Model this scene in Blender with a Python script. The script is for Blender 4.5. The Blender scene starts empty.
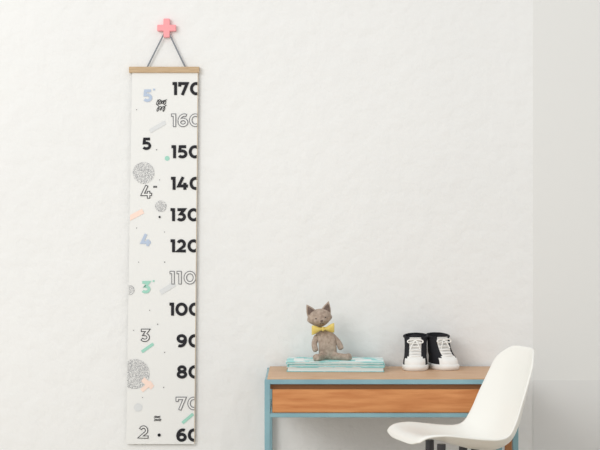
import bpy, bmesh, math, random
from mathutils import Vector, Matrix
random.seed(4)
S=0.00318      # metres per survey unit on the back wall
CZ=0.948       # camera height
D=5.1
def wx(px,y=0.0): return (px-300)*S*(D+y)/D
def wz(py,y=0.0): return CZ-(py-225)*S*(D+y)/D
def lin(c):
    r=[]
    for v in c:
        v/=255.0
        r.append(v/12.92 if v<=0.04045 else ((v+0.055)/1.055)**2.4)
    return (r[0],r[1],r[2],1)
def mat(name,c,rough=0.6,noise=0.0,nscale=40,bump=0.0,bscale=80,c2=None,stretch=(1,1,1),spec=0.3,metal=0,coord='Object',lo=0.35,hi=0.65,dist=0.001):
    m=bpy.data.materials.new(name); m.use_nodes=True
    nt=m.node_tree; b=nt.nodes['Principled BSDF']
    b.inputs['Base Color'].default_value=lin(c)
    b.inputs['Roughness'].default_value=rough
    b.inputs['Specular IOR Level'].default_value=spec
    b.inputs['Metallic'].default_value=metal
    tc=nt.nodes.new('ShaderNodeTexCoord'); mp=nt.nodes.new('ShaderNodeMapping')
    mp.inputs['Scale'].default_value=stretch
    nt.links.new(tc.outputs[coord],mp.inputs['Vector'])
    if c2:
        n=nt.nodes.new('ShaderNodeTexNoise'); n.inputs['Scale'].default_value=nscale; n.inputs['Detail'].default_value=5
        r=nt.nodes.new('ShaderNodeValToRGB')
        r.color_ramp.elements[0].position=lo; r.color_ramp.elements[1].position=hi
        r.color_ramp.elements[0].color=lin(c); r.color_ramp.elements[1].color=lin(c2)
        nt.links.new(mp.outputs[0],n.inputs['Vector']); nt.links.new(n.outputs['Fac'],r.inputs[0])
        nt.links.new(r.outputs[0],b.inputs['Base Color'])
    if bump:
        n=nt.nodes.new('ShaderNodeTexNoise'); n.inputs['Scale'].default_value=bscale; n.inputs['Detail'].default_value=4
        bp=nt.nodes.new('ShaderNodeBump'); bp.inputs['Strength'].default_value=bump; bp.inputs['Distance'].default_value=dist
        nt.links.new(mp.outputs[0],n.inputs['Vector']); nt.links.new(n.outputs['Fac'],bp.inputs['Height'])
        nt.links.new(bp.outputs[0],b.inputs['Normal'])
    return m
def obj(name,verts,faces,mats,smooth=False,fm=None):
    me=bpy.data.meshes.new(name); me.from_pydata([tuple(v) for v in verts],[],faces); me.update()
    o=bpy.data.objects.new(name,me); bpy.context.collection.objects.link(o)
    for m in (mats if isinstance(mats,(list,tuple)) else [mats]): me.materials.append(m)
    for i,p in enumerate(me.polygons):
        p.use_smooth=smooth
        if fm: p.material_index=fm[i]
    return o
def box(name,x0,x1,y0,y1,z0,z1,m,bev=0.0,seg=3):
    bm=bmesh.new(); bmesh.ops.create_cube(bm,size=1)
    for v in bm.verts:
        v.co=Vector(((x0+x1)/2+v.co.x*(x1-x0),(y0+y1)/2+v.co.y*(y1-y0),(z0+z1)/2+v.co.z*(z1-z0)))
    if bev: bmesh.ops.bevel(bm,geom=bm.edges[:],offset=bev,segments=seg,affect='EDGES',profile=0.5)
    me=bpy.data.meshes.new(name); bm.to_mesh(me); bm.free(); me.materials.append(m)
    o=bpy.data.objects.new(name,me); bpy.context.collection.objects.link(o); return o
def tube(name,pts,r,m,res=6,cyclic=False,taper=None,kind='POLY'):
    cu=bpy.data.curves.new(name,'CURVE'); cu.dimensions='3D'; cu.bevel_depth=r; cu.bevel_resolution=res; cu.use_fill_caps=True
    sp=cu.splines.new(kind); sp.points.add(len(pts)-1)
    for i,p in enumerate(pts):
        sp.points[i].co=(*p,1); sp.points[i].radius=taper[i] if taper else 1
    if kind=='NURBS': sp.order_u=3; sp.use_endpoint_u=True; sp.resolution_u=8
    sp.use_cyclic_u=cyclic
    o=bpy.data.objects.new(name,cu); bpy.context.collection.objects.link(o); cu.materials.append(m)
    dg=bpy.context.evaluated_depsgraph_get(); me=bpy.data.meshes.new_from_object(o.evaluated_get(dg))
    bpy.data.objects.remove(o); o=bpy.data.objects.new(name,me); bpy.context.collection.objects.link(o)
    for p in me.polygons: p.use_smooth=True
    if not me.materials: me.materials.append(m)
    return o
def group(name,kids,loc=(0,0,0)):
    e=bpy.data.objects.new(name,None); e.empty_display_size=0.05; bpy.context.collection.objects.link(e); e.location=loc
    for k in kids:
        k.parent=e; k.matrix_parent_inverse=Matrix.Translation(-Vector(loc))
    return e

# ---------------- room
m_wall=mat('plaster_white',(238,238,236),0.9,bump=0.7,bscale=17,c2=(235,235,233),nscale=1.2,dist=0.008)
m_smooth=mat('paint_smooth',(230,230,227),0.85)
m_low=mat('paint_lower',(225,225,223),0.85)
m_floor=mat('pale_floor',(215,207,196),0.5,c2=(200,190,174),nscale=6,stretch=(1,12,1))
XR=wx(533)
box('wall_back',-3.2,XR,0,0.12,0,2.7,m_wall)
box('wall_back_smooth',XR,3.2,-0.001,0.12,0.455,2.7,m_smooth)
box('wall_back_lower',XR,3.2,-0.002,0.12,0,0.455,m_low)
box('floor',-3.2,3.2,-6,0.12,-0.1,0,m_floor)

# ---------------- growth chart
PC=(236,236,233)
m_paper=mat('chart_paper',PC,0.85)
m_ink=mat('ink_black',(38,38,42),0.8)
m_inkg=mat('ink_outline',(125,125,129),0.8)
m_inkd=mat('ink_outline_dark',(70,70,74),0.8)
m_blue=mat('ink_blue',(186,200,220),0.8)
m_mint=mat('ink_mint',(164,216,198),0.8)
m_peach=mat('ink_peach',(251,224,210),0.8)
m_gray=mat('ink_gray',(222,224,224),0.8)
m_speck=mat('ink_speckle',(146,147,150),0.8,c2=PC,nscale=560,lo=0.45,hi=0.53)
m_birch=mat('hanger_wood',(202,176,142),0.6,c2=(188,160,126),nscale=30,stretch=(1,1,12))
kids=[]
YP=-0.012
def cx_l(py): return 132.5+(126.5-132.5)*(py-73)/370
def cx_r(py): return 198+(194.5-198)*(py-73)/370
vs=[];fs=[]
NU,NV=14,40
for j in range(NV+1):
    py=71+(443.5-71)*j/NV
    for i in range(NU+1):
        u=i/NU; px=cx_l(py)+(cx_r(py)-cx_l(py))*u
        vs.append((px*S-300*S, YP, CZ-(py-225)*S))
for j in range(NV):
    for i in range(NU):
        a=j*(NU+1)+i; fs.append((a,a+NU+1,a+NU+2,a+1))
paper=obj('paper',vs,fs,m_paper)
so=paper.modifiers.new('s','SOLIDIFY'); so.thickness=0.0008; so.offset=-1
kids.append(paper)
# turned hem visible along the right edge
m_hem=mat('paper_hem',(206,192,172),0.8)
kids.append(tube('hem',[(wx(198.2),YP+.001,wz(73)),(wx(194.7),YP+.001,wz(443))],0.0016,m_hem))
def clip_mesh(bm):
    for (xa,xb,sg) in ((198-.3,194.5-.3,1),(132.5+.3,126.5+.3,-1)):
        p1=Vector((wx(xa),0,wz(73))); p2=Vector((wx(xb),0,wz(443)))
        d=(p2-p1).normalized(); n=Vector((-d.z,0,d.x))
        if n.x*sg<0: n=-n
        bmesh.ops.bisect_plane(bm,geom=bm.verts[:]+bm.edges[:]+bm.faces[:],plane_co=p1,plane_no=n,clear_outer=True)
def flat(name,polys,m,layer,offs=None):
    bm=bmesh.new()
    for k,p in enumerate(polys):
        y=YP-0.0009-0.00030*layer-(offs[k]*.00002 if offs else 0)
        v=[bm.verts.new((wx(a),y,wz(b))) for a,b in p]
        try:
            f=bm.faces.new(v); f.normal_update()
            if f.normal.y>0: f.normal_flip()
        except ValueError: pass
    clip_mesh(bm)
    me=bpy.data.meshes.new(name); bm.to_mesh(me); bm.free(); me.materials.append(m)
    o=bpy.data.objects.new(name,me); bpy.context.collection.objects.link(o); kids.append(o); return o
def arc(cx,cy,rx,ry,a0,a1,n=22):
    return [(cx+rx*math.cos(math.radians(a0+(a1-a0)*i/n)),cy+ry*math.sin(math.radians(a0+(a1-a0)*i/n))) for i in range(n+1)]
G={
'0':(0.92,[arc(.46,.5,.36,.4,0,360,36)]),
'1':(0.36,[[(0.0,.9),(.24,.9),(.24,0)]]),
'2':(0.74,[arc(.35,.63,.25,.27,155,-38)+[(.1,.1),(.72,.1)]]),
'3':(0.74,[[(.06,.9),(.58,.9),(.33,.57)]+arc(.33,.335,.28,.235,88,-145)]),
'4':(0.86,[[(.46,1.0),(.12,.3),(.84,.3)],[(.6,.55),(.6,0)]]),
'5':(0.76,[[(.66,.9),(.2,.9),(.16,.56)]+arc(.35,.335,.29,.235,100,-145)]),
'6':(0.80,[arc(.42,.33,.28,.235,0,360,30),arc(.52,.42,.4,.48,185,68)]),
'7':(0.78,[[(.08,.66),(.08,.9),(.66,.9),(.28,0)]]),
'8':(0.80,[arc(.4,.71,.24,.19,0,360,26),arc(.4,.3,.29,.21,0,360,28)]),
}
G['9']=(0.80,[[(0.8-x,1-y) for x,y in s] for s in G['6'][1]])
G["'"]=(0.3,[[(.12,1.0),(.12,.78)]])
def ribbon(pts,t,ext=0.0):
    closed=(abs(pts[0][0]-pts[-1][0])+abs(pts[0][1]-pts[-1][1]))<1e-4
    P=[Vector(p) for p in pts]
    if closed: P=P[:-1]
    n=len(P)
    if not closed and ext:
        P[0]=P[0]+(P[0]-P[1]).normalized()*ext; P[-1]=P[-1]+(P[-1]-P[-2]).normalized()*ext
    L=[];R=[]
    for i in range(n):
        if closed: a=P[i-1];c=P[(i+1)%n]
        else: a=P[i-1] if i>0 else None; c=P[i+1] if i<n-1 else None
        b=P[i]
        d1=(b-a).normalized() if a is not None else (c-b).normalized()
        d2=(c-b).normalized() if c is not None else d1
        n1=Vector((-d1.y,d1.x)); n2=Vector((-d2.y,d2.x)); mm=(n1+n2)
        if mm.length<1e-5: mm=n1
        mm.normalize(); k=1/max(0.42,mm.dot(n1))
        L.append(b+mm*k*t/2); R.append(b-mm*k*t/2)
    out=[]
    for i in range(n if closed else n-1):
        j=(i+1)%n; out.append([tuple(L[i]),tuple(L[j]),tuple(R[j]),tuple(R[i])])
    return out
def number(txt,px,pyc,h,m,outline=None,t=0.235,gap=0.22,sub=None):
    x=px+(1.3 if px>160 else 0); under=[];over=[];ou=[];oo=[]
    for ch in txt:
        w,st=G[ch]; hh=h; y0=pyc+h/2
        for k,s in enumerate(st):
            for i,q in enumerate(ribbon(s,t,0.0 if not outline else 0.03)): under.append([(x+a*hh,y0-b*hh) for a,b in q]); ou.append(k*3+i%3)
            if outline:
                for i,q in enumerate(ribbon(s,t-0.13,-0.035)): over.append([(x+a*hh,y0-b*hh) for a,b in q]); oo.append(k*3+i%3)
        x+=(w+gap*0.55)*hh
    flat('number_'+txt.replace("'",'ft'),under,m,3,ou)
    if outline: flat('number_fill_'+txt.replace("'",'ft'),over,m_paper,4,oo)
H=12.8
number('170',171.5,89,H,m_ink)
number('160',170.5,120.5,H,m_inkg,True,t=.25)
number('150',170.5,152,H,m_ink)
number('140',170,183.5,H,m_ink)
number('130',169.5,214.8,H,m_ink)
number('120',169.5,245.8,H,m_ink)
number('110',169,277.5,H,m_inkg,True,t=.25,gap=.34)
number('100',168.5,309,H,m_ink)
number('90',175.8,340.5,H,m_ink)
number('80',175.8,371.5,H,m_ink)
number('70',175.2,403,H,m_inkg,True,t=.25)
number('60',175.2,434.5,H,m_ink)
number('5',143.5,96,12,m_blue); number("'",153.5,93,8,m_blue,t=.25)
number('5',142.5,144,12,m_ink,t=.23)
number('4',141.5,192,12.5,m_inkd,True,t=.25); number("'",153.5,190,8,m_inkd,t=.2);number("'",155.5,190,8,m_inkd,t=.2)
number('4',141,240,12,m_blue)
number('3',142,287,12,m_mint); number("'",153,284,8,m_mint,t=.25)
number('3',141,335,12.5,m_inkd,True,t=.25)
number('2',139.5,431.5,12.5,m_inkd,True,t=.25)
def disc(px,py,r,m,name='dot',layer=0):
    flat(name,[[(px+r*math.cos(2*math.pi*i/32),py+r*math.sin(2*math.pi*i/32)) for i in range(32)]],m,layer)
disc(144,173,10.8,m_speck,'speckle_disc'); disc(135,373.5,15,m_speck,'speckle_disc')
disc(161.3,206.3,5.8,m_speck,'speckle_disc'); disc(130,290,5,m_speck,'speckle_disc'); disc(138.5,407,4.2,m_gray,'speckle_disc')
disc(167.5,158.5,2.4,m_mint)
for a,b,r in [(160,217,1.1),(159.5,434.5,1.6),(157,150,.5),(137,110,.4),(165,262,.5),(139,262,.4),(158,324,.5),(165,352,.5),(150,310,.4),(160,180,.4),(137,228,.4),(164,387,.5),(143,397,.4),(165,232,.4),(134,330,.4)]:
    disc(a,b,r,m_ink,layer=5)
def stripe(cx,cy,l,w,ang,m,layer=1):
    c,s=math.cos(math.radians(ang)),-math.sin(math.radians(ang))
    q=[(-l/2,-w/2),(l/2,-w/2),(l/2,w/2),(-l/2,w/2)]
    flat('stripe',[[(cx+a*c-b*s,cy+a*s+b*c) for a,b in q]],m,layer)
stripe(136,215,17,5,28,m_peach); stripe(148,383,13,5,-40,m_peach); stripe(147,386,13,4,40,m_peach,2)
stripe(158,127,18,4,30,m_gray); stripe(168,288,17,5,32,m_gray); stripe(148,347.5,14,3,35,m_mint); stripe(188,418,14,3,40,m_mint)
def script_line(x,y,w,h,loops,seed,t):
    pts=[]
    n=loops*14
    for i in range(n+1):
        a=i/14*2*math.pi
        k=1+0.35*math.sin(seed+i/14*1.9)
        pts.append((x+w*i/n+0.16*w*math.sin(a)+0.18*h*math.cos(a), y-h*k*0.5*math.cos(a)))
    flat('lettering',ribbon(pts,t),m_ink,3,[i%14 for i in range(n)])
script_line(157,102.5,9.5,4,4,0.3,0.65); script_line(157,108.8,9,5,3,1.9,0.65)
script_line(154.5,416.5,6,1.6,4,0.5,.4); script_line(154.5,419.5,7,1.6,4,1.5,.4)
kids.append(box('hanger_bar',wx(129.5),wx(199.5),YP-0.006,-0.0005,wz(73.2),wz(67.2),m_birch,0.0015))
m_cord=mat('cord_gray',(138,142,148),0.9,bump=.5,bscale=900)
kids.append(tube('hanger_cord',[(wx(147.5),-.010,wz(67.5)),(wx(166),-.013,wz(31)),(wx(168),-.013,wz(31)),(wx(185.5),-.010,wz(67.5))],0.0026,m_cord))
growth=group('growth_chart',kids,(wx(163),-0.012,wz(255)))
m_pink=mat('pink_cross',(246,166,170),0.6)
bm=bmesh.new()
c=9.3*S;a=3.1*S
pl=[(-a,c),(a,c),(a,a),(c,a),(c,-a),(a,-a),(a,-c),(-a,-c),(-a,-a),(-c,-a),(-c,a),(-a,a)]
v=[bm.verts.new((wx(167)+p,-.017,wz(28.5)+q)) for p,q in pl]
f=bm.faces.new(v); r=bmesh.ops.extrude_face_region(bm,geom=[f])
for e in r['geom']:
    if isinstance(e,bmesh.types.BMVert): e.co.y=-0.0005
bmesh.ops.recalc_face_normals(bm,faces=bm.faces[:])
bmesh.ops.bevel(bm,geom=bm.edges[:],offset=0.0012,segments=2,affect='EDGES')
me=bpy.data.meshes.new('cross_wall_hook'); bm.to_mesh(me); bm.free(); me.materials.append(m_pink)
o=bpy.data.objects.new('cross_wall_hook',me); bpy.context.collection.objects.link(o)

# ---------------- desk
m_steel=mat('desk_bluegray',(140,178,186),0.45,c2=(130,168,178),nscale=12)
m_top=mat('desk_top_wood',(212,178,146),0.5,c2=(196,156,120),nscale=9,stretch=(1,14,14))
m_drw=mat('drawer_wood',(216,150,96),0.45,c2=(190,120,70),nscale=9,stretch=(1,9,9),lo=.3,hi=.72)
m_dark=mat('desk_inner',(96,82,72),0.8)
m_edge=mat('drawer_edge',(166,114,74),0.6)
x0,x1=wx(264.5,-.41),wx(518.5,-.41); yf,yb=-.41,-.015; T=.50; lt=.0165
K=[]
for nm,xa in (('l',x0),('r',x1-lt)):
    K.append(box('leg_front_'+nm,xa,xa+lt,yf,yf+lt,0,T-.004,m_steel,.002))
    K.append(box('leg_back_'+nm,xa,xa+lt,yb-lt,yb,0,T-.004,m_steel,.002))
    K.append(box('side_rail_'+nm,xa+.001,xa+lt-.001,yf+lt,yb-lt,T-.020,T-.004,m_steel,.001))
    K.append(box('side_rail_low_'+nm,xa+.001,xa+lt-.001,yf+lt,yb-lt,.385,.397,m_steel,.001))
K.append(box('rail_front',x0+lt-.001,x1-lt+.001,yf+.001,yf+.014,T-.018,T-.004,m_steel,.0015))
K.append(box('rail_front_low',x0+lt-.001,x1-lt+.001,yf+.001,yf+.014,.385,.397,m_steel,.0015))
K.append(box('rail_back',x0+lt,x1-lt,yb-.014,yb,T-.018,T-.004,m_steel,.001))
K.append(box('table_top',x0+.008,x1-.008,yf+.004,yb,T-.008,T,m_top,.002))
K.append(box('drawer_front',x0+lt+.006,x1-lt-.006,yf+.006,yf+.020,.398,.467,m_drw,.003))
K.append(box('drawer_stop',x0+lt,x1-lt,yf+.022,yf+.03,.466,.480,m_edge,.001))
K.append(box('drawer_side_l',x0+lt+.008,x0+lt+.018,yf+.021,yb-.03,.40,.463,m_edge,.001))
K.append(box('drawer_side_r',x1-lt-.018,x1-lt-.008,yf+.021,yb-.03,.40,.463,m_edge,.001))
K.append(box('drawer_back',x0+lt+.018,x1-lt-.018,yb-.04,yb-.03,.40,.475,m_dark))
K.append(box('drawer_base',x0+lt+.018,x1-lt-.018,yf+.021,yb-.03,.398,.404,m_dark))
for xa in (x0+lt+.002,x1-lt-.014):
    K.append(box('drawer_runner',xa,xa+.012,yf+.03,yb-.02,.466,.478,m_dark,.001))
K.append(box('side_batten',x1-lt-.022,x1-lt-.002,yf+.004,yf+.02,0,.384,m_edge,.001))
group('desk',K,((x0+x1)/2,-.2,0))

# ---------------- books
m_cover=mat('book_cover',(156,222,220),0.5,c2=(234,242,240),nscale=26,lo=.48,hi=.55)
m_spine=mat('book_spine',(140,206,206),0.5,c2=(180,226,224),nscale=60,lo=.5,hi=.6,stretch=(1,1,.2))
m_pages=mat('book_pages',(236,238,236),0.8,c2=(204,218,218),nscale=40,stretch=(.2,.2,30))
m_wht=mat('book_white',(242,244,242),0.6)
bx0,bx1=wx(287.5,-.15),wx(384,-.15); by0,by1=-.215,-.030
B=[]
for k,(za,zb,dx,dy) in enumerate(((T+.0005,T+.0150,0,0),(T+.0152,T+.0230,.004,.003),(T+.0232,T+.0305,-.002,.0))):
    a0,a1,b0,b1=bx0+dx,bx1+dx*.5,by0+dy,by1+dy
    B+=[box('cover_bottom',a0,a1,b0,b1,za,za+.0016,m_spine,.0005),
        box('cover_top',a0,a1,b0,b1,zb-.0016,zb,m_cover,.0005),
        box('pages',a0+.004,a1-.003,b0+.003,b1-.004,za+.0016,zb-.0016,m_pages),
        box('spine',a0,a1,b1-.003,b1,za,zb,m_spine,.0006)]
B.append(box('cover_label',bx0+.21,bx0+.26,by0+.03,by0+.10,T+.0305,T+.0308,m_wht))
B.append(box('cover_label_b',bx0+.02,bx0+.05,by0+.04,by0+.13,T+.0305,T+.0308,m_wht))
book=group('picture_books',B,((bx0+bx1)/2,-.12,T))
book.rotation_euler[2]=math.radians(-1.5)

# ---------------- sneakers
m_can=mat('shoe_black',(34,34,38),0.85,bump=.4,bscale=700)
m_rub=mat('shoe_rubber',(238,237,233),0.5)
m_ton=mat('shoe_tongue',(228,226,222),0.8,c2=(205,203,200),nscale=60)
m_lin=mat('shoe_lining',(60,60,64),0.95)
m_lace=mat('shoe_lace',(245,244,240),0.8)
def smooth(a,b,x):
    t=max(0,min(1,(x-a)/(b-a))); return t*t*(3-2*t)
def shoe(name,loc,rot):
    N=40
    R=[(.010,-.070,.058,.0305),(.016,-.071,.059,.0315),(.024,-.070,.058,.0315),(.032,-.066,.058,.031),(.038,-.058,.058,.030),
       (.043,-.046,.057,.0295),(.050,-.034,.056,.0285),(.060,-.023,.055,.0280),(.072,-.013,.054,.0278),(.085,-.006,.054,.0280),(.096,-.001,.055,.029),(.103,.002,.056,.0295)]
    vs=[];fs=[];fm=[]
    def ring(h,f,b,w):
        c=(f+b)/2
        for i in range(N):
            a=2*math.pi*i/N
            ca,sa=math.cos(a),math.sin(a)
            x=w*math.copysign(abs(ca)**.8,ca)
            y=c+(b-f)/2*math.copysign(abs(sa)**.85,sa)
            if h<.045: x*=1-.10*smooth(.0,.5,(y+.02)/.08)-.02
            zz=h
            if h>.08: zz+= .006*sa
            if h>.08 and sa<-.75: zz+=.006
            vs.append((x,y,zz))
    for r in R: ring(*r)
    for j in range(len(R)-1):
        for i in range(N):
            i2=(i+1)%N
            fs.append((j*N+i,j*N+i2,(j+1)*N+i2,(j+1)*N+i))
            a=2*math.pi*(i+.5)/N; d=abs(((a-1.5*math.pi+math.pi)%(2*math.pi))-math.pi)
            if j<=3: fm.append(1 if d<.95 else 0)
            elif j==4: fm.append(1 if d<.55 else 0)
            elif j<9: fm.append(2 if d<.42 else 0)
            else: fm.append(0)
    up=obj('upper',vs,fs,[m_can,m_rub,m_ton,m_lin],True,fm)
    so=up.modifiers.new('s','SOLIDIFY'); so.thickness=.0035; so.offset=-1; so.material_offset=0
    ss=up.modifiers.new('b','SUBSURF'); ss.levels=1; ss.render_levels=2
    parts=[up]
    vs=[];fs=[]
    SR=[(.0,.96),(.0015,1.0),(.008,1.05),(.0155,1.06),(.018,1.0)]
    for h,k in SR:
        for i in range(N):
            a=2*math.pi*i/N; ca,sa=math.cos(a),math.sin(a)
            x=.0315*k*math.copysign(abs(ca)**.8,ca); y=-.006+.0655*k*math.copysign(abs(sa)**.85,sa)
            x*=1-.10*smooth(.0,.5,(y+.02)/.08)
            vs.append((x,y,h))
    for j in range(len(SR)-1):
        for i in range(N):
            i2=(i+1)%N; fs.append((j*N+i,j*N+i2,(j+1)*N+i2,(j+1)*N+i))
    fs.append(tuple(range(N))[::-1]); fs.append(tuple((len(SR)-1)*N+i for i in range(N)))
    parts.append(obj('sole',vs,fs,m_rub,True))
    vs=[(.024*math.cos(2*math.pi*i/24),.027+.026*math.sin(2*math.pi*i/24),.060) for i in range(24)]
    parts.append(obj('insole',vs,[tuple(range(24))],m_lin))
    a0=[2*math.pi*i/30 for i in range(30) if math.sin(2*math.pi*i/30)>=-.8]
    pts=[(.0290*math.cos(a),.029+.027*math.sin(a),.103+.006*math.sin(a)) for a in a0]
    st=max(range(len(a0)),key=lambda q:(a0[q]-a0[q-1])%(2*math.pi))
    pts=pts[st:]+pts[:st]
    parts.append(tube('collar',pts,.0034,m_can))
    vs=[];fs=[]
    for j in range(7):
        z=.080+.032*j/6; yy=-.006+.003*j/6
        for i in range(9):
            u=-1+2*i/8; wid=.0150*(1-.25*(j/6)**4)
            vs.append((u*wid,yy-.004*(1-u*u)+.001,z-(.004*u*u if j==6 else 0)))
    for j in range(6):
        for i in range(8):
            a=j*9+i; fs.append((a,a+1,a+10,a+9))
    tg=obj('tongue',vs,fs,[m_can,m_ton],True,[0 if q>=32 else 1 for q in range(48)]); so=tg.modifiers.new('s','SOLIDIFY'); so.thickness=.003; parts.append(tg)
    inst=[(.045,-.0455),(.053,-.0335),(.062,-.0245),(.072,-.0165),(.082,-.0115),(.092,-.0065)]
    for q,(z,y) in enumerate(inst):
        w=.0135
        y-=.001
        parts.append(tube('lace_%d'%q,[(-w,y+.006,z-.001),(-w*.6,y+.0005,z),(0,y-.0015,z+.001),(w*.6,y+.0005,z),(w,y+.006,z-.001)],.0021,m_lace,kind='NURBS'))
    z,y=inst[-1]
    for sgn in (-1,1):
        parts.append(tube('lace_bow',[(0,y-.002,z),(sgn*.010,y-.010,z+.005),(sgn*.021,y-.008,z-.002),(sgn*.015,y-.010,z-.010),(0,y-.003,z-.001)],.0018,m_lace,kind='NURBS'))
        parts.append(tube('lace_end',[(0,y-.003,z),(sgn*.007,y-.014,z-.008),(sgn*.012,y-.018,z-.026)],.0014,m_lace,kind='NURBS'))
    pts=[(.0325*math.cos(a),-.006+.069*math.sin(a)*.985,.0125) for a in [math.radians(t) for t in range(200,341,10)]]
    parts.append(tube('sole_line',pts,.0010,m_can))
    e=group(name,parts); e.location=loc; e.rotation_euler[2]=rot; e.scale=(1.24,1.0,.98)
    return e
shoe('toddler_sneaker',(wx(415.5,-.12),-.118,T),math.radians(-6))
shoe('toddler_sneaker',(wx(442,-.10),-.097,T),math.radians(22))

# ---------------- stuffed toy
m_plush=mat('toy_plush',(192,174,158),0.95,c2=(162,144,130),nscale=110,bump=1.0,bscale=380,dist=.003)
m_plushd=mat('toy_dark',(128,110,100),0.95,c2=(108,94,86),nscale=90,bump=.6,bscale=500)
m_yel=mat('bow_yellow',(230,208,122),0.8,c2=(216,188,100),nscale=60,bump=.4,bscale=500)
m_eye=mat('toy_eye',(20,20,22),0.3)
TY=-.105
def tp(px,py,dy=0): 
    y=TY+dy; return Vector((wx(px,y),y,wz(py,y)))
def skinned(name,pts,edges,m,root=0,sub=2):
    me=bpy.data.meshes.new(name); me.from_pydata([tuple(p[0]) for p in pts],edges,[]); me.update()
    o=bpy.data.objects.new(name,me); bpy.context.collection.objects.link(o); me.materials.append(m)
    s=o.modifiers.new('skin','SKIN'); s.use_smooth_shade=True
    for i,p in enumerate(pts):
        me.skin_vertices[0].data[i].radius=(p[1],p[1]); me.skin_vertices[0].data[i].use_root=(i==root)
    b=o.modifiers.new('sub','SUBSURF'); b.levels=sub; b.render_levels=sub
    return o
BT=T+.0305
P=[(tp(329,350),.032),(tp(328,342),.029),(tp(325.5,334.5),.021),(tp(322.5,329),.012),
   (tp(317,335.5,-.006),.0105),(tp(314,344,-.018),.0096),(tp(316,352,-.028),.0102),
   (tp(332,335.5,-.006),.0105),(tp(339,343,-.012),.0096),(tp(341.5,350,-.020),.0102),
   (tp(322.5,353,-.020),.0138),(tp(319.5,352.5,-.045),.0124),(tp(317,356.5,-.068),.0120),(tp(315.5,353.5,-.082),.0142),
   (tp(334,354,-.018),.0138),(tp(341.5,353,-.034),.0124),(tp(348,356.5,-.046),.0120),(tp(351,353.5,-.052),.0142)]
E=[(0,1),(1,2),(2,3),(2,4),(4,5),(5,6),(2,7),(7,8),(8,9),(0,10),(10,11),(11,12),(12,13),(0,14),(14,15),(15,16),(16,17)]
toy=[]
for i,(p,r) in enumerate(P):
    if i==0: P[i]=(Vector((p.x,p.y,BT+.021)),r)
    if i in (10,11,12,14,15,16): P[i]=(Vector((p.x,p.y,BT+r*.72)),r)
    if i in (13,17): P[i]=(Vector((p.x,p.y,BT+r*.92)),r)
toy.append(skinned('body',P,E,m_plush))
HC=tp(319.5,317.5,-.004)
bm=bmesh.new(); bmesh.ops.create_uvsphere(bm,u_segments=40,v_segments=28,radius=1)
for v in bm.verts:
    x,y,z=v.co
    X=x*.0365;Y=y*.0262;Z=z*.0298
    ch=math.exp(-((z+.25)/.35)**2); X*=1+.10*ch*abs(x)
    if z<-.2: X*=1-.30*(-z-.2)
    if z>.3: Z*=1-.12*(z-.3)
    mz=math.exp(-((x/.38)**2+((z+.28)/.30)**2)) if y<0 else 0
    Y-=.012*mz
    v.co=Vector((X,Y,Z))
for f in bm.faces: f.smooth=True
me=bpy.data.meshes.new('head'); bm.to_mesh(me); bm.free(); me.materials.append(m_plush)
head=bpy.data.objects.new('head',me); bpy.context.collection.objects.link(head)
hp=[head]
def ear(name,sx,m,mi):
    out=[]
    for k,(sc,mm,yo) in enumerate(((1,m,0),(.68,mi,-.0042))):
        vs=[];fs=[];mrow=9
        base=Vector((sx*.021,.0,.013)); tip=Vector((sx*.035,.002,.046))
        ax=(tip-base); side=Vector((ax.z,0,-ax.x)).normalized()
        for j in range(mrow):
            t=j/(mrow-1); w=.0162*(1-t**1.5)*sc+.0006; c=base+ax*(t*sc+(0.12 if k else 0))
            th=.0046*(1-t*.8)*(1 if k==0 else .35)
            for i in range(12):
                a=2*math.pi*i/12
                vs.append(c+side*w*math.cos(a)+Vector((0,th*math.sin(a)+yo*(1-t*.5),0)))
        for j in range(mrow-1):
            for i in range(12):
                i2=(i+1)%12; fs.append((j*12+i,j*12+i2,(j+1)*12+i2,(j+1)*12+i))
        fs.append(tuple(range(12))); fs.append(tuple((mrow-1)*12+i for i in range(12)))
        out.append(obj(name+('_inner' if k else ''),vs,fs,mm,True))
    return out
hp+=ear('ear_l',-1,m_plush,m_plushd)+ear('ear_r',1,m_plush,m_plushd)
def ball(name,c,r,m,sc=(1,1,1)):
    bm=bmesh.new(); bmesh.ops.create_uvsphere(bm,u_segments=20,v_segments=14,radius=r)
    for v in bm.verts: v.co=Vector((v.co.x*sc[0],v.co.y*sc[1],v.co.z*sc[2]))+Vector(c)
    for f in bm.faces: f.smooth=True
    me=bpy.data.meshes.new(name); bm.to_mesh(me); bm.free(); me.materials.append(m)
    o=bpy.data.objects.new(name,me); bpy.context.collection.objects.link(o); return o
hp.append(ball('eye_l',(-.0146,-.0238,.002),.0025,m_eye)); hp.append(ball('eye_r',(.0146,-.0238,.002),.0025,m_eye))
hp.append(ball('nose',(0,-.0377,-.0045),.0036,m_plushd,(1.3,.8,.8)))
hp.append(tube('mouth',[(-.006,-.0342,-.0125),(-.003,-.0367,-.0140),(0,-.0369,-.0100),(.003,-.0367,-.0140),(.006,-.0342,-.0125)],.0006,m_eye))
he=group('head_group',hp); he.location=HC; he.rotation_euler=(math.radians(6),math.radians(-8),math.radians(8))
toy.append(he)
NC=tp(323,329,-.030)
def bow(sx):
    vs=[];fs=[];nr=9
    for j in range(nr):
        t=j/(nr-1); h=.0035+.0110*smooth(0,.9,t); d=.003+.004*math.sin(math.pi*t)
        for i in range(12):
            a=2*math.pi*i/12
            vs.append((NC.x+sx*(.002+.033*t),NC.y+d*math.sin(a)*(1+.3*math.sin(3*a)),NC.z+h*math.cos(a)+.004*t*sx))
    for j in range(nr-1):
        for i in range(12):
            i2=(i+1)%12; fs.append((j*12+i,j*12+i2,(j+1)*12+i2,(j+1)*12+i))
    fs.append(tuple(range(12))); fs.append(tuple((nr-1)*12+i for i in range(12)))
    return obj('bow_loop',vs,fs,m_yel,True)
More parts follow.
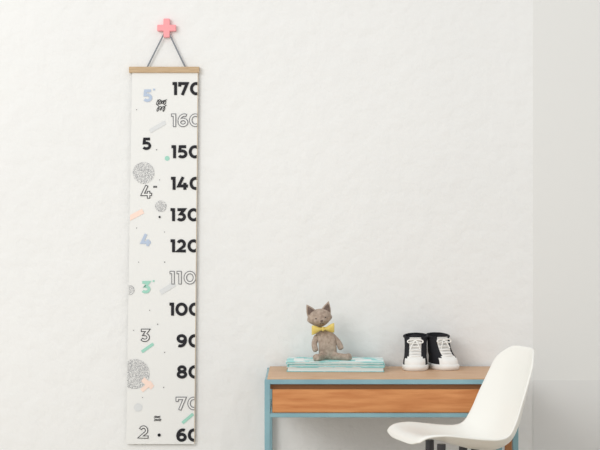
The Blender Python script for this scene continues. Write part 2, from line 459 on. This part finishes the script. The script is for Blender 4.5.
toy+= [bow(-1),bow(1),ball('bow_knot',NC,.0065,m_yel,(.9,.9,1.1))]
nk=[(NC.x+.0150*math.cos(a)-.0005,NC.y+.025+.018*math.sin(a),NC.z) for a in [2*math.pi*i/20 for i in range(20)]]
toy.append(tube('bow_band',nk,.0038,m_yel,cyclic=True))
e=group('stuffed_cat_toy',toy,(tp(326,350).x,TY,BT))

# ---------------- chair
m_shell=mat('chair_shell',(240,239,233),0.38,spec=.4)
m_blk=mat('chair_steel',(78,78,82),0.4,metal=.4)
m_leg=mat('chair_beech',(205,165,115),0.5,c2=(190,148,98),nscale=20,stretch=(6,6,1))
prof=[(.140,.354),(.134,.367),(.112,.374),(.070,.367),(.02,.352),(-.03,.338),(-.080,.328),(-.120,.331),(-.154,.352),(-.177,.395),(-.192,.45),(-.205,.505),(-.217,.558),(-.230,.606)]
hw=[.118,.132,.144,.154,.160,.164,.165,.165,.165,.162,.155,.145,.131,.102]
rr=[-.004,.002,.010,.022,.032,.040,.048,.054,.057,.055,.048,.038,.028,.018]
def samp(arr,t):
    n=len(arr)-1; x=max(0,min(n-1e-6,t*n)); i=int(x); f=x-i
    def g(k):
        k=max(0,min(n,k)); return Vector(arr[k]) if isinstance(arr[k],tuple) else arr[k]
    a,b,c,d=g(i-1),g(i),g(i+1),g(i+2)
    return 0.5*((2*b)+(c-a)*f+(2*a-5*b+4*c-d)*f*f+(3*b-a-3*c+d)*f**3)
vs=[];fs=[]; NV,NU=64,36
for j in range(NV+1):
    for i in range(NU+1):
        u=-1+2*i/NU; au=abs(u)
        t0=.075*au**4; t1=1-.075*au**5
        t=t0+(t1-t0)*j/NV
        p=samp(prof,t); q=samp(prof,min(1,t+.01))-samp(prof,max(0,t-.01)); q.normalize()
        n=Vector((-q.y,q.x))
        if t<.5 and n.y<0: n=-n
        if t>=.5 and n.x<0: n=-n
        w=samp(hw,t); r=samp(rr,t)*au**2.6
        if au>.9: r-= .004*((au-.9)/.1)**2
        s=p.x+n.x*r; h=p.y+n.y*r
        vs.append((-s, u*w, h))
for j in range(NV):
    for i in range(NU):
        a=j*(NU+1)+i; fs.append((a,a+1,a+NU+2,a+NU+1))
shell=obj('seat_shell',vs,fs,m_shell,True)
so=shell.modifiers.new('s','SOLIDIFY'); so.thickness=.0065; so.offset=0
ss=shell.modifiers.new('b','SUBSURF'); ss.levels=1; ss.render_levels=1
C=[shell]
for sx in (-1,1):
    for sy in (-1,1):
        C.append(tube('leg',[(.01+sx*.075,sy*.070,.290),(.01+sx*.135,sy*.135,0)],.0115,m_leg,taper=[1.0,.72]))
        C.append(tube('bracket',[(.01+sx*.05,sy*.045,.318),(.01+sx*.083,sy*.075,.300),(.01+sx*.088,sy*.08,.260)],.0042,m_blk))
        C.append(tube('shock_mount',[(.01+sx*.05,sy*.045,.310),(.01+sx*.05,sy*.045,.348 if sx<0 else .333)],.012,m_blk))
    C.append(tube('brace',[(.01+sx*.082,-.075,.265),(.01+sx*.118,.118,.09)],.003,m_blk))
    C.append(tube('brace',[(.01+sx*.082,.075,.265),(.01+sx*.118,-.118,.09)],.003,m_blk))
    C.append(tube('brace',[(-.072,sx*.075,.265),(.128,sx*.118,.09)],.003,m_blk))
    C.append(tube('brace',[(.092,sx*.075,.265),(-.108,sx*.118,.09)],.003,m_blk))
ch=group('shell_chair',C); ch.location=(.413,-.655,0); ch.rotation_euler[2]=math.radians(16)

# ---------------- light
w=bpy.data.worlds.new('World'); bpy.context.scene.world=w; w.use_nodes=True
w.node_tree.nodes['Background'].inputs[0].default_value=(1,1,1,1); w.node_tree.nodes['Background'].inputs[1].default_value=.80
def area(name,loc,tgt,size,en,col=(1,1,1)):
    l=bpy.data.lights.new(name,'AREA'); l.shape='RECTANGLE'; l.size=size[0]; l.size_y=size[1]; l.energy=en; l.color=col
    o=bpy.data.objects.new(name,l); bpy.context.collection.objects.link(o); o.location=loc
    o.rotation_euler=(Vector(tgt)-Vector(loc)).to_track_quat('-Z','Y').to_euler(); return o
area('window_light',(-2.6,-4.0,2.6),(0.5,0,.7),(2.4,2.0),90,(.99,1,1))
cam=bpy.data.cameras.new('Camera'); co=bpy.data.objects.new('Camera',cam); bpy.context.collection.objects.link(co)
co.location=(0,-D,CZ); co.rotation_euler=(math.pi/2,0,0); cam.sensor_width=36; cam.lens=36*(D/S)/600
bpy.context.scene.camera=co
bpy.context.scene.view_settings.view_transform='Standard'
bpy.context.scene.view_settings.look='None'
